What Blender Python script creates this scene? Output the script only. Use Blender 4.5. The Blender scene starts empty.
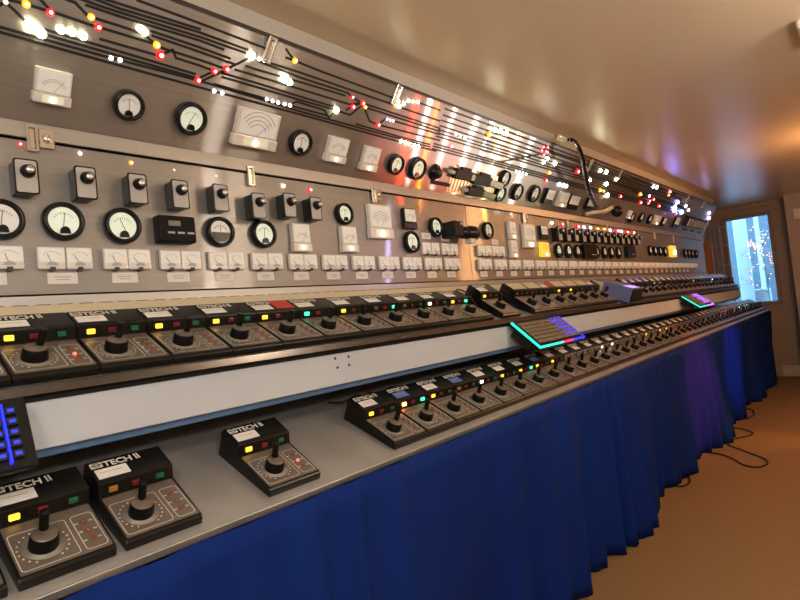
import bpy, bmesh, math, random
from mathutils import Vector, Matrix
random.seed(7)
C = bpy.context.scene.collection
PI = math.pi
H = 1.12                                  # height of the eye above the floor

# ------------------------------------------------------------------ camera calibration
F = 555.0
AX = (0.75092673, 0.10037683, -0.65271245)
AY = (0.65192716, 0.04500752, 0.75694471)
AZ = (-0.10535669, 0.99393099, 0.03164103)
EYE = Vector((0, 0, H))
def ray(x, y):
    v = ((x - 400) / F, -(y - 300) / F, 1.0)
    return Vector([sum(a * b for a, b in zip(r, v)) for r in (AX, AY, AZ)])
cam = bpy.data.cameras.new('camera'); co = bpy.data.objects.new('camera', cam); C.objects.link(co)
m3 = Matrix([(r[0], r[1], -r[2]) for r in (AX, AY, AZ)])
co.matrix_world = Matrix.Translation(EYE) @ m3.to_4x4()
cam.sensor_width = 36; cam.lens = F / 800 * 36; cam.clip_start = .02
sc = bpy.context.scene; sc.camera = co
sc.view_settings.view_transform = 'Standard'; sc.view_settings.look = 'None'
sc.view_settings.gamma = 1; sc.view_settings.exposure = 0.22
try: sc.cycles.use_denoising = True
except Exception: pass

# ------------------------------------------------------------------ panels as frames
class Frame:
    """a flat face of the console: u runs along the console, v up the face, n out of it"""
    def __init__(s, o, v):
        s.o = Vector(o); s.v = Vector(v).normalized(); s.u = Vector((0, 1, 0)); s.n = s.u.cross(s.v)
    def hit(s, x, y, off=0.0):
        o = s.o + s.n * off - EYE; d = ray(x, y); k = o.dot(s.n) / d.dot(s.n); q = d * k - o
        return q.y, q.dot(s.v)
    def mat(s, u, v, n=0.0, rot=0.0):
        p = s.o + s.u * u + s.v * v + s.n * n
        M = Matrix((s.u, s.v, s.n)).transposed().to_4x4(); M.translation = p
        return M @ Matrix.Rotation(rot, 4, 'Z')
XM = -1.35
Z0 = .131 + H; Z1 = .463 + H
MAIN = Frame((XM, 0, Z0), (0, 0, 1))
UP0 = Vector((-1.352, 0, .506 + H)); UP1 = Vector((-1.18, 0, .794 + H)); UPL = (UP1 - UP0).length
UPR = Frame(UP0, UP1 - UP0)
YN, YS, YE = -.35, 2.07, 6.49             # near end, seam, far end

# ------------------------------------------------------------------ materials
def mat(name, col, rough=.5, metal=0, emit=None, es=0, spec=.5, trans=0, alpha=1, noise=None, coat=0):
    m = bpy.data.materials.new(name); m.use_nodes = True
    nt = m.node_tree; b = nt.nodes['Principled BSDF']
    b.inputs['Base Color'].default_value = (*col, 1); b.inputs['Roughness'].default_value = rough
    b.inputs['Metallic'].default_value = metal; b.inputs['Specular IOR Level'].default_value = spec
    b.inputs['Transmission Weight'].default_value = trans; b.inputs['Coat Weight'].default_value = coat
    if emit: b.inputs['Emission Color'].default_value = (*emit, 1); b.inputs['Emission Strength'].default_value = es
    if noise:                              # (scale xyz, amount, second colour, detail)
        sx, amt, c2, bump = noise
        tc = nt.nodes.new('ShaderNodeTexCoord'); mp = nt.nodes.new('ShaderNodeMapping')
        mp.inputs['Scale'].default_value = sx; nt.links.new(tc.outputs['Object'], mp.inputs['Vector'])
        n = nt.nodes.new('ShaderNodeTexNoise'); n.inputs['Scale'].default_value = 1; n.inputs['Detail'].default_value = 5
        nt.links.new(mp.outputs[0], n.inputs['Vector'])
        r = nt.nodes.new('ShaderNodeValToRGB'); r.color_ramp.elements[0].position = .5 - amt; r.color_ramp.elements[1].position = .5 + amt
        r.color_ramp.elements[0].color = (*col, 1); r.color_ramp.elements[1].color = (*c2, 1)
        nt.links.new(n.outputs['Fac'], r.inputs[0]); nt.links.new(r.outputs[0], b.inputs['Base Color'])
        if bump:
            bp = nt.nodes.new('ShaderNodeBump'); bp.inputs['Strength'].default_value = bump; bp.inputs['Distance'].default_value = .01
            nt.links.new(n.outputs['Fac'], bp.inputs['Height']); nt.links.new(bp.outputs[0], b.inputs['Normal'])
    return m
def steel(name, col, rough, aniso, sx, c2, sharp=0.0):
    """brushed metal: a broad sheen plus, if sharp > 0, a share of fine polish drawn out across the brushing"""
    m = mat(name, col, rough, .68, noise=(sx, .25, c2, 0)); nt = m.node_tree; b = nt.nodes['Principled BSDF']
    b.inputs['Anisotropic'].default_value = aniso; b.inputs['Anisotropic Rotation'].default_value = .25
    t = nt.nodes.new('ShaderNodeTangent'); t.direction_type = 'UV_MAP'; t.uv_map = 'UVMap'
    nt.links.new(t.outputs[0], b.inputs['Tangent'])
    if sharp:
        g = nt.nodes.new('ShaderNodeBsdfAnisotropic'); g.inputs['Roughness'].default_value = .22; g.inputs['Anisotropy'].default_value = .94; g.inputs['Rotation'].default_value = .25
        g.inputs['Color'].default_value = (*col, 1); nt.links.new(t.outputs[0], g.inputs['Tangent'])
        mx = nt.nodes.new('ShaderNodeMixShader'); mx.inputs[0].default_value = sharp
        nt.links.new(b.outputs[0], mx.inputs[1]); nt.links.new(g.outputs[0], mx.inputs[2]); nt.links.new(mx.outputs[0], nt.nodes['Material Output'].inputs['Surface'])
    return m
def em(name, col, s, base=None): return mat(name, base or col, .4, emit=col, es=s)
M = dict(
    panel=steel('brushed steel panel', (.50, .47, .44), .46, .4, (1.5, 1.5, 160), (.43, .405, .38), .45),
    rail=steel('aluminium rail', (.50, .47, .44), .40, .5, (2, 2, 90), (.43, .41, .38)),
    desk=mat('galvanised desk sheet', (.52, .50, .48), .42, .45, noise=((9, 5, 9), .3, (.40, .38, .36), .05)),
    fascia=mat('white painted board', (.62, .66, .72), .55, noise=((6, 3, 9), .25, (.55, .59, .65), .03)),
    blue_rail=mat('blue painted rail', (.08, .17, .33), .5),
    black=mat('black plastic', (.0095, .0085, .0075), .27, spec=.32),
    blackm=mat('matt black', (.006, .006, .006), .7),
    deckp=mat('brown grey printed plate', (.205, .16, .13), .32, .35, noise=((40, 40, 40), .2, (.175, .14, .112), 0)),
    disc=mat('grey dial disc', (.26, .23, .20), .45, .2),
    white=mat('white print', (.72, .68, .6), .5),
    paper=mat('white paper sticker', (.84, .81, .77), .7),
    darktrim=mat('dark brown edging', (.035, .022, .014), .5), greyface=mat('grey lamp strip', (.30, .26, .235), .45, .2), creamsheen=mat('cream top sheen', (.62, .54, .38), .6), whitebox=mat('white moulded box', (.85, .78, .66), .5), knobm=mat('black knob', (.004, .004, .004), .42, spec=.22), redp=mat('red sticker', (.5, .05, .03), .6), bluep=mat('blue sticker', (.12, .2, .5), .6),
    ink=mat('ink', (.05, .05, .06), .6),
    inkl=mat('faded grey ink', (.47, .45, .44), .6),
    greyplate=mat('grey switch plate', (.50, .47, .45), .5),
    silver=mat('silver cap', (.7, .7, .7), .3, 1),
    brass=mat('brass', (.75, .5, .2), .3, 1),
    clipm=mat('clear plated latch', (.85, .78, .68), .16, .8),
    dial=mat('white dial card', (.82, .81, .78), .5, emit=(1, .98, .82), es=.10),  # faint glow put into the card, on unlit meters too
    dialg=mat('backlit dial card', (.70, .78, .64), .5, emit=(.92, 1, .78), es=.30),
    clear=mat('clear meter plastic', (.84, .79, .73), .25, coat=.3),
    glowc=mat('lit clear plastic', (.84, .80, .68), .3, emit=(1, 1, .62), es=.18),
    lampw=em('warm lamp behind lens', (1, .97, .72), 6),
    yellowbox=mat('amber hinge glow', (.7, .45, .05), .3, emit=(1, .62, .05), es=.7),
    red_off=mat('dark red jewel', (.16, .012, .02), .25), green_off=mat('dark green jewel', (.01, .13, .06), .25),
    yellow_off=mat('amber jewel', (.42, .2, .03), .25), grey_off=mat('dim jewel', (.12, .11, .09), .3),
    y_on=em('lit yellow jewel', (1, .56, .04), 1.5), g_on=em('lit green jewel', (.05, 1, .5), 1.6),
    o_on=em('lit orange jewel', (1, .42, .06), 2.6), w_on=em('lit white jewel', (1, .97, .8), 2.2), r_on=em('lit red jewel', (1, .05, .04), 2),
    o_hot=em('bright orange jewel', (1, .36, .08), 9),
    led_off=mat('small red lens', (.34, .06, .04), .2), led_on=em('small lit red lens', (1, .16, .08), 1.6),
    L_white=em('warm white lamp', (1, .93, .60), 30), L_small=em('cool white lamp', (.95, .93, 1), 7), C_red=em('red lamp core', (1, .45, .42), 6), C_yellow=em('amber lamp core', (1, .75, .3), 5), C_blue=em('blue lamp core', (.6, .65, 1), 14), L_yellow=em('amber lamp', (1, .36, .005), 1.5),
    L_red=em('red lamp', (1, .006, .014), 1.5), L_pink=em('pink lamp', (1, .10, .13), 3.5), L_blue=em('blue lamp', (.10, .22, 1), 30), L_violet=em('violet lamp', (.55, .3, 1), 22), L_dim=em('dim lamp', (.9, .8, .7), .8),
    cloth=mat('royal blue cloth', (.0045, .021, .16), .75, noise=((5, 5, 3), .3, (.006, .029, .205), 0), spec=.1),
    wall=mat('cream wall paint', (.52, .44, .35), .65, noise=((2, 2, 2), .3, (.48, .40, .32), .02)),
    soffit=mat('grey white wall paint', (.60, .56, .50), .6, noise=((2, 2, 2), .3, (.56, .52, .46), .02)),
    ceil=mat('satin cream ceiling paint', (.86, .71, .51), .30, noise=((3, 1.2, 3), .25, (.78, .64, .45), .12), spec=.5),
    floor=mat('tan carpet', (.31, .19, .09), .9, noise=((60, 60, 60), .3, (.26, .155, .07), .3), spec=.1),
    brown=mat('brown painted wall', (.36, .28, .21), .6), woodp=mat('varnished wood post', (.42, .18, .06), .45, noise=((30, 30, 3), .2, (.33, .13, .04), 0)),
    trimw=mat('pale skirting', (.55, .47, .38), .5),
    wire=mat('black cable', (.008, .007, .007), .45), bluedev=mat('blue enamel case', (.16, .19, .42), .4), creamb=mat('cream card box', (.62, .54, .38), .6),
    clockm=mat('black clock case', (.004, .004, .004), .5, spec=.15), lip=steel('polished shelf lip', (.13, .105, .085), .2, .6, (2, 2, 60), (.10, .082, .066)),
    kbd=mat('black keyboard case', (.007, .007, .008), .4, spec=.25), cap=mat('brown keycap', (.22, .165, .11), .5), caplit=mat('black keycap', (.008, .008, .012), .45),
    kb_glyph=em('dim blue legend', (.015, .04, .8), .9), kb_blue=em('blue backlight', (.012, .02, 1), 1.6), kb_cyan=em('cyan backlight', (.02, .85, .6), 1.1), kb_red=em('red backlight', (1, .03, .10), 1.5), kb_violet=em('violet backlight', (.3, .08, 1), 4),
    lcd=mat('grey green display', (.16, .18, .11), .3),
    chrome=mat('chrome', (.8, .8, .8), .15, 1),
    ivory=mat('ivory metal', (.8, .7, .52), .3, .3),
    glass=mat('window glass', (1, 1, 1), .0, trans=1), frame=mat('brown window frame', (.26, .20, .15), .5),
    outw=mat('outdoor white board', (.42, .44, .46), .7), outb=mat('outdoor blue grey wall', (.075, .09, .10), .8), outg=mat('outdoor paving', (.10, .11, .12), .9),
    fairy=em('fairy bulb', (1, .34, .10), 4), fairyw=em('white string bulb', (1, .96, .85), 110), fairyr=em('red string bulb', (1, .1, .04), 120), fairyo=em('orange string bulb', (1, .45, .05), 120),
    shade=em('frosted lamp glass', (1, .83, .6), 5), twig=mat('twig', (.14, .15, .17), .8), rackm=mat('grey blue rack wire', (.30, .33, .37), .45, .5), dispv=em('violet display', (.5, .38, 1), .9),
)

# ------------------------------------------------------------------ mesh helpers
class MB:
    def __init__(s): s.b = bmesh.new(); s.mats = []
    def mi(s, m):
        if m not in s.mats: s.mats.append(m)
        return s.mats.index(m)
    def _fin(s, faces, m):
        i = s.mi(m)
        for f in faces: f.material_index = i
    def box(s, x0, x1, y0, y1, z0, z1, m, bev=0, T=None, seg=1):
        vs = [s.b.verts.new((x, y, z)) for z in (z0, z1) for y in (y0, y1) for x in (x0, x1)]
        q = [(0, 2, 3, 1), (4, 5, 7, 6), (0, 1, 5, 4), (2, 6, 7, 3), (0, 4, 6, 2), (1, 3, 7, 5)]
        fs = [s.b.faces.new([vs[i] for i in f]) for f in q]
        if bev:
            es = list({e for f in fs for e in f.edges})
            r = bmesh.ops.bevel(s.b, geom=es, offset=bev, segments=seg, affect='EDGES', profile=.5)
            fs = list(set([f for f in fs if f.is_valid] + [f for f in r['faces'] if f.is_valid]))
        s._fin(fs, m)
        if T is not None: bmesh.ops.transform(s.b, matrix=T, verts=list({v for f in fs for v in f.verts}))
        return s
    def prism(s, prof, x0, x1, m, bev=0):         # outline in (y, z) swept along x
        a = [s.b.verts.new((x0, y, z)) for y, z in prof]; b = [s.b.verts.new((x1, y, z)) for y, z in prof]
        n = len(prof); fs = [s.b.faces.new(a), s.b.faces.new(b[::-1])]
        for i in range(n): fs.append(s.b.faces.new((a[i], b[i], b[(i + 1) % n], a[(i + 1) % n])))
        if bev:
            es = list({e for f in fs for e in f.edges})
            r = bmesh.ops.bevel(s.b, geom=es, offset=bev, segments=2, affect='EDGES', profile=.5)
            fs = list(set([f for f in fs if f.is_valid] + [f for f in r['faces'] if f.is_valid]))
        s._fin(fs, m); return s
    def poly(s, pts, m):
        f = s.b.faces.new([s.b.verts.new(p) for p in pts]); s._fin([f], m); return s
    def plate(s, pts, z0, z1, m):                 # outline in (x, y) given thickness
        a = [s.b.verts.new((x, y, z0)) for x, y in pts]; b = [s.b.verts.new((x, y, z1)) for x, y in pts]
        n = len(pts); fs = [s.b.faces.new(a[::-1]), s.b.faces.new(b)]
        for i in range(n): fs.append(s.b.faces.new((a[i], a[(i + 1) % n], b[(i + 1) % n], b[i])))
        s._fin(fs, m); return s
    def ring(s, outer, inner, z, m):              # flat ring between two outlines of equal count
        a = [s.b.verts.new((x, y, z)) for x, y in outer]; b = [s.b.verts.new((x, y, z)) for x, y in inner]
        n = len(a); fs = [s.b.faces.new((a[i], a[(i + 1) % n], b[(i + 1) % n], b[i])) for i in range(n)]
        s._fin(fs, m); return s
    def lathe(s, prof, m, n=32, T=None, cap=True):
        rows = []
        for r, z in prof:
            rows.append([s.b.verts.new((r * math.cos(2 * PI * i / n), r * math.sin(2 * PI * i / n), z)) for i in range(n)] if r > 1e-6 else [s.b.verts.new((0, 0, z))])
        fs = []
        for A, B in zip(rows, rows[1:]):
            for i in range(n):
                j = (i + 1) % n
                if len(A) == 1: fs.append(s.b.faces.new((A[0], B[j], B[i]))) if len(B) > 1 else None
                elif len(B) == 1: fs.append(s.b.faces.new((A[i], A[j], B[0])))
                else: fs.append(s.b.faces.new((A[i], A[j], B[j], B[i])))
        for f in fs: f.smooth = True
        s._fin(fs, m)
        if T is not None: bmesh.ops.transform(s.b, matrix=T, verts=[v for r in rows for v in r])
        return s
    def ball(s, r, m, T=None, n=12): return s.lathe([(r * math.sin(PI * i / 8), -r * math.cos(PI * i / 8)) for i in range(9)], m, n, T)
    def tube(s, pts, r, m, n=8, r2=None):
        pts = [Vector(p) for p in pts]; rows = []; up = Vector((0, 0, 1))
        for i, p in enumerate(pts):
            d = (pts[min(i + 1, len(pts) - 1)] - pts[max(i - 1, 0)]).normalized()
            a = d.cross(up if abs(d.z) < .95 else Vector((1, 0, 0))).normalized(); b = d.cross(a)
            rr = r if r2 is None else r + (r2 - r) * i / (len(pts) - 1)
            rows.append([s.b.verts.new(p + (a * math.cos(2 * PI * k / n) + b * math.sin(2 * PI * k / n)) * rr) for k in range(n)])
        fs = [s.b.faces.new((A[k], A[(k + 1) % n], B[(k + 1) % n], B[k])) for A, B in zip(rows, rows[1:]) for k in range(n)]
        fs += [s.b.faces.new(rows[0][::-1]), s.b.faces.new(rows[-1])]
        for f in fs: f.smooth = True
        s._fin(fs, m); return s
    def ribbon(s, pts, w, z, m):                  # flat strip of tape along a polyline in (x, y)
        for (x0, y0), (x1, y1) in zip(pts, pts[1:]):
            d = Vector((x1 - x0, y1 - y0)); l = d.length
            if l < 1e-6: continue
            d /= l; nrm = Vector((-d.y, d.x)) * w / 2; e = d * w * .3
            q = [(x0 - e.x + nrm.x, y0 - e.y + nrm.y), (x0 - e.x - nrm.x, y0 - e.y - nrm.y), (x1 + e.x - nrm.x, y1 + e.y - nrm.y), (x1 + e.x + nrm.x, y1 + e.y + nrm.y)]
            s.plate(q, z - .0006, z, m)
        return s
    def mesh(s, name):
        bmesh.ops.recalc_face_normals(s.b, faces=s.b.faces[:])
        me = bpy.data.meshes.new(name); s.b.to_mesh(me); s.b.free()
        for m in s.mats: me.materials.append(M[m])
        return me
def rrect(cx, cy, w, h, r, k=4):
    pts = []
    for sx, sy, a0 in ((1, -1, -PI / 2), (1, 1, 0), (-1, 1, PI / 2), (-1, -1, PI)):
        for i in range(k + 1):
            a = a0 + PI / 2 * i / k; pts.append((cx + sx * (w / 2 - r) + r * math.cos(a), cy + sy * (h / 2 - r) + r * math.sin(a)))
    return pts
def circ(cx, cy, r, n=20, a0=0, a1=2 * PI): return [(cx + r * math.cos(a0 + (a1 - a0) * i / n), cy + r * math.sin(a0 + (a1 - a0) * i / n)) for i in range(n)]
def put(name, me, parent=None, T=None):
    o = bpy.data.objects.new(name, me); C.objects.link(o)
    if parent: o.parent = parent
    if T is not None: o.matrix_local = T
    return o
def tag(o, label, cat=None, group=None, kind=None):
    if label: o['label'] = label
    if cat: o['category'] = cat
    if group: o['group'] = group
    if kind: o['kind'] = kind
    return o
def empty(name, T, label, cat, group=None):
    o = bpy.data.objects.new(name, None); C.objects.link(o); o.matrix_world = T; o.empty_display_size = .05
    return tag(o, label, cat, group)
def struct(name, me, T=None):
    o = put(name, me, None, T); o['kind'] = 'structure'; return o
def uvpanel(me):                                  # u of the map runs up the face, so the sheen follows the brushing
    uv = me.uv_layers.new(name='UVMap')
    for l in me.loops: c = me.vertices[l.vertex_index].co; uv.data[l.index].uv = (c.z if abs(c.z) > 1e-9 else 0, c.y)
    return me
def uvxy(me):
    uv = me.uv_layers.new(name='UVMap')
    for l in me.loops: c = me.vertices[l.vertex_index].co; uv.data[l.index].uv = (c.y, c.x)
    return me
def text_mesh(body, size, m, name):
    cu = bpy.data.curves.new('text', 'FONT'); cu.body = body; cu.size = size; cu.extrude = .0003; cu.align_x = 'LEFT'; cu.offset = size * .022
    o = bpy.data.objects.new('text', cu); C.objects.link(o)
    bpy.context.view_layer.update()
    me = bpy.data.meshes.new_from_object(o.evaluated_get(bpy.context.evaluated_depsgraph_get()))
    bpy.data.objects.remove(o); me.materials.clear(); me.materials.append(M[m]); me.name = name
    return me
ORD = ['zeroth', 'first', 'second', 'third', 'fourth', 'fifth', 'sixth', 'seventh', 'eighth', 'ninth', 'tenth', 'eleventh', 'twelfth', 'thirteenth', 'fourteenth', 'fifteenth', 'sixteenth', 'seventeenth', 'eighteenth', 'nineteenth']
def ordw(n):
    if n < 20: return ORD[n]
    t = ['', '', 'twent', 'thirt', 'fort', 'fift'][n // 10]
    return t + 'ieth' if n % 10 == 0 else t + 'y-' + ORD[n % 10]

# ------------------------------------------------------------------ the room
ZC = .88 + H
YF, YP, YB, XR = 7.57, 7.28, -1.6, .72
struct('floor', MB().box(-1.6, XR + .1, YB - .1, YF + .1, -.05, 0, 'floor').mesh('floor'))
struct('ceiling', MB().box(-1.6, XR + .1, YB - .1, YF + .1, ZC, ZC + .05, 'ceil').mesh('ceiling'))
struct('wall_left', MB().box(-1.6, -1.5, YB - .1, YF + .1, 0, ZC, 'wall').mesh('wall_left'))
struct('wall_right', MB().box(XR, XR + .1, YB - .1, YF + .1, 0, ZC, 'wall').mesh('wall_right'))
struct('wall_back', MB().box(-1.5, XR, YB - .1, YB, 0, ZC, 'wall').mesh('wall_back'))
# boxed soffit between the top of the console and the ceiling
struct('trim_1', MB().box(-1.5, -1.215, YB, YE + .02, UP1.z + .018, ZC, 'soffit', .004).mesh('trim_1'))
# far wall with its window opening
def fw(x, y): d = ray(x, y); k = YF / d.y; return d.x * k, d.z * k + H
wx0, wx1, wz0, wz1 = -1.318, -.882, H - .262, H + .735
b = MB()
b.box(-1.5, wx0, YF, YF + .12, 0, ZC, 'brown'); b.box(wx1, XR, YF, YF + .12, 0, ZC, 'brown')
b.box(wx0, wx1, YF, YF + .12, 0, wz0, 'brown'); b.box(wx0, wx1, YF, YF + .12, wz1, ZC, 'brown')
struct('wall_far', b.mesh('wall_far'))
wf = MB(); t = .035
wf.box(wx0 - t, wx0 + .006, YF - .02, YF + .05, wz0 - t, wz1 + t, 'frame', .003); wf.box(wx1 - .006, wx1 + t, YF - .02, YF + .05, wz0 - t, wz1 + t, 'frame', .003)
wf.box(wx0, wx1, YF - .02, YF + .05, wz1 - .006, wz1 + t, 'frame', .003); wf.box(wx0, wx1, YF - .02, YF + .05, wz0 - t, wz0 + .006, 'frame', .003)
w1 = struct('window_1', wf.mesh('window_1'))
put('pane', MB().box(wx0, wx1, YF + .02, YF + .026, wz0, wz1, 'glass').mesh('pane'), w1)
struct('trim_2', MB().box(-1.5, -.70, YF - .03, YF, ZC - .05, ZC, 'brown', .006).mesh('trim_2'))
struct('baseboard_far', MB().box(-.93, -.71, YF - .015, YF, 0, .125, 'trimw', .004).mesh('baseboard_far'))
# the partition whose end closes the aisle on the right
struct('wall_partition', MB().box(-.692, XR, YP, YP + .14, 0, ZC, 'wall', .004).mesh('wall_partition'))
# outside the window
struct('trim_3', MB().box(-4, 3, YF + 1.9, YF + 2.0, -.3, 3.2, 'outb').mesh('trim_3'))
o = tag(put('paving_outside', MB().box(-4, 3, YF + .13, YF + 1.9, -.1, 0, 'outg').mesh('paving_outside')), None, None, None, 'structure')
o.name = 'floor_outside'
def wx(x, y, Y): d = ray(x, y); return d.x / d.y * Y
tag(put('white_column', MB().box(wx(732, 222, YF + .6), wx(744.5, 222, YF + .6), YF + .60, YF + .72, 0, 2.9, 'outw', .005).mesh('white_column')), 'white square column standing outside the far window, nearest the window left edge', 'column')
tag(put('white_post', MB().box(wx(753, 218, YF + 1.2), wx(757.5, 218, YF + 1.2), YF + 1.2, YF + 1.25, 0, 2.9, 'outw', .003).mesh('white_post')), 'thin white post outside the far window, behind the twigs', 'post')
tag(put('outdoor_box', MB().box(-1.30, -1.06, YF + .7, YF + .95, 0, 1.0, 'outw', .01).mesh('outdoor_box')), 'pale blue box outside the window at its lower edge', 'box')
tb = empty('fairy_light_tree', Matrix.Translation((-1.02, YF + .42, 0)), 'bare tree with warm white fairy lights outside the far window', 'tree')
tw = MB(); lights = []
def branch(p, d, L, r, dep):
    q = p + d * L; tw.tube([p, p + d * L * .5 + Vector((random.uniform(-.02, .02), 0, 0)), q], r, 'twig', 5, r * .6)
    for k in (.4, .7, 1.0): lights.append(p + d * L * k + Vector((0, -.012, random.uniform(-.01, .02))))
    if dep:
        for k in range(3):
            a = (k - 1) * .6 + random.uniform(-.25, .25)
            e = Vector((d.x * math.cos(a) - d.z * math.sin(a), random.uniform(-.15, .15), d.x * math.sin(a) + d.z * math.cos(a))).normalized()
            branch(q, e, L * .62, r * .6, dep - 1)
branch(Vector((0, 0, 0)), Vector((.0, 0, 1)), 1.25, .010, 0)
for p, d in ((Vector((0, 0, 1.2)), (-.55, 0, .8)), (Vector((0, 0, 1.05)), (.3, 0, .9)), (Vector((0, 0, 1.22)), (-.15, 0, 1)), (Vector((0, 0, .95)), (-.6, 0, .5))):
    branch(p, Vector(d).normalized(), .2, .005, 2)
put('branches', tw.mesh('branches'), tb)
fl = MB()
for p in lights[3:]:
    if random.random() < .8 and p.x > -.17: fl.ball(.0055, 'fairy', Matrix.Translation(p), 6)
tag(put('fairy_lights', fl.mesh('fairy_lights'), tb), 'warm white fairy lights', kind='stuff')
w = bpy.data.worlds.new('sky'); sc.world = w; w.use_nodes = True
w.node_tree.nodes['Background'].inputs[0].default_value = (.22, .50, .85, 1); w.node_tree.nodes['Background'].inputs[1].default_value = 11.0

# thermostat on the partition, ceiling box, post and rack by the end of the console
th = empty('thermostat', Matrix.Translation((-.58, YP, H + .655)), 'small white wall control box on the end of the partition at right', 'thermostat')
put('case', MB().box(-.045, .06, -.03, 0, -.055, .055, 'whitebox', .006).mesh('case'), th)
put('dial', MB().lathe([(0, -.012), (.016, -.012), (.018, 0)], 'greyplate', 16, Matrix.Translation((-.015, -.03, -.005)) @ Matrix.Rotation(PI / 2, 4, 'X')).mesh('dial'), th)
cb = empty('ceiling_box', Matrix.Translation((-.02, 2.44, ZC)), 'pale box fixture hanging under the ceiling at the top right corner', 'ceiling fixture')
put('case', MB().box(-.11, .2, -.05, .2, -.03, 0, 'whitebox', .006).mesh('case'), cb)
put('cover', MB().box(-.09, .18, -.035, .185, -.05, -.03, 'whitebox', .006).mesh('cover'), cb)
tag(put('wooden_post', MB().box(-1.47, -1.375, 6.98, 7.04, 1.003, H + .47, 'woodp', .004).mesh('wooden_post')), 'varnished brown wooden post standing at the far end of the console', 'post')
sp = empty('speaker', Matrix.Translation((-1.365, 6.481, 0)), 'small black box fixed to the panel end by the wooden post', 'box')
put('case', MB().box(-.075, .0, 0, .10, H + .27, H + .42, 'black', .006).mesh('case'), sp); put('face', MB().box(-.065, -.008, -.004, 0, H + .285, H + .405, 'blackm', .003).mesh('face'), sp)
rk = empty('wire_rack', Matrix.Translation((-1.34, 7.2, 0)), 'grey metal wire rack beside the window, behind the wooden post', 'rack')
b = MB()
for x in (-.08, -.03, .02, .09): b.box(x - .006, x + .006, -.006, .006, .985, H + .70, 'rackm')
put('frame', b.mesh('frame'), rk)
for i in range(4):
    z = 1.10 + i * .22
    put('shelf', MB().box(-.09, .09, -.05, .05, z, z + .006, 'rackm').mesh('shelf'), rk)

# ------------------------------------------------------------------ console sheet metal
def panel(frame, y0, y1, v0, v1, name, label):
    root = empty(name, Matrix.Translation((frame.o.x, y0, frame.o.z)), label, 'control panel')
    n = frame.n * -.004
    b = MB(); c = []
    P = [frame.o - root.location + frame.u * y + frame.v * v for y, v in ((y0, v0), (y1, v0), (y1, v1), (y0, v1))]
    vs = [b.b.verts.new(p) for p in P] + [b.b.verts.new(p + n) for p in P]
    fs = [b.b.faces.new([vs[i] for i in q]) for q in ((0, 1, 2, 3), (7, 6, 5, 4), (0, 4, 5, 1), (1, 5, 6, 2), (2, 6, 7, 3), (3, 7, 4, 0))]
    b._fin(fs, 'panel')
    put('sheet', uvpanel(b.mesh('sheet')), root)
    return root
UN = panel(UPR, YN, YS - .0015, 0, UPL, 'track_indicator_panel', 'leaning brushed steel panel with black track lines and lamps, near section up to the seam')
UF = panel(UPR, YS + .0015, YE, 0, UPL, 'track_indicator_panel', 'leaning brushed steel panel with track lines and lamps, far section beyond the seam')
MN = panel(MAIN, YN, YS - .0015, 0, Z1 - Z0, 'meter_panel', 'upright brushed steel panel of meters, near section left of the vertical seam')
MF = panel(MAIN, YS + .0015, YE, 0, Z1 - Z0, 'meter_panel', 'upright brushed steel panel of meters, far section beyond the vertical seam')
def under(frame, u): return (UN if u < YS else UF) if frame is UPR else (MN if u < YS else MF)
def fix(name, me, frame, u, v, n=0, rot=0, root=None):
    r = root or under(frame, u); return put(name, me, r, r.matrix_world.inverted() @ frame.mat(u, v, n, rot))
for r in (UN, UF, MN, MF): r.matrix_world = Matrix.Translation(r.location)
bpy.context.view_layer.update()
# rails above and below the meter panel, carcass behind
b = MB(); b.box(XM - .004, XM + .004, YN, YE, Z1 + .006, UP0.z - .002, 'rail', .001)
tag(put('panel_rail', uvpanel(b.mesh('panel_rail'))), 'long aluminium rail between the leaning panel and the meter panel', 'rail')
b = MB(); b.box(XM - .006, XM + .0055, YN, YE, Z0 - .026, Z0 - .004, 'rail', .001)
tag(put('bottom_rail', uvpanel(b.mesh('bottom_rail'))), 'long aluminium rail along the foot of the meter panel', 'rail')
b = MB(); b.box(-1.45, XM - .02, YN, YE - .01, H - .10, Z1, 'blackm'); b.box(-1.45, XM - .02, YN, YE - .01, Z1, UP0.z, 'blackm')
tag(put('console_carcass', b.mesh('console_carcass')), 'dark console carcass behind the meter panel, showing in the gap under the leaning panel', 'console')
b = MB(); T = UPR.mat(0, UPL, 0)
b.box(YN, YE, .0005, .010, -.006, .005, 'darktrim', 0, T)
tag(put('top_trim', b.mesh('top_trim')), 'thin brown trim strip along the top edge of the leaning panel', 'trim')

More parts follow.
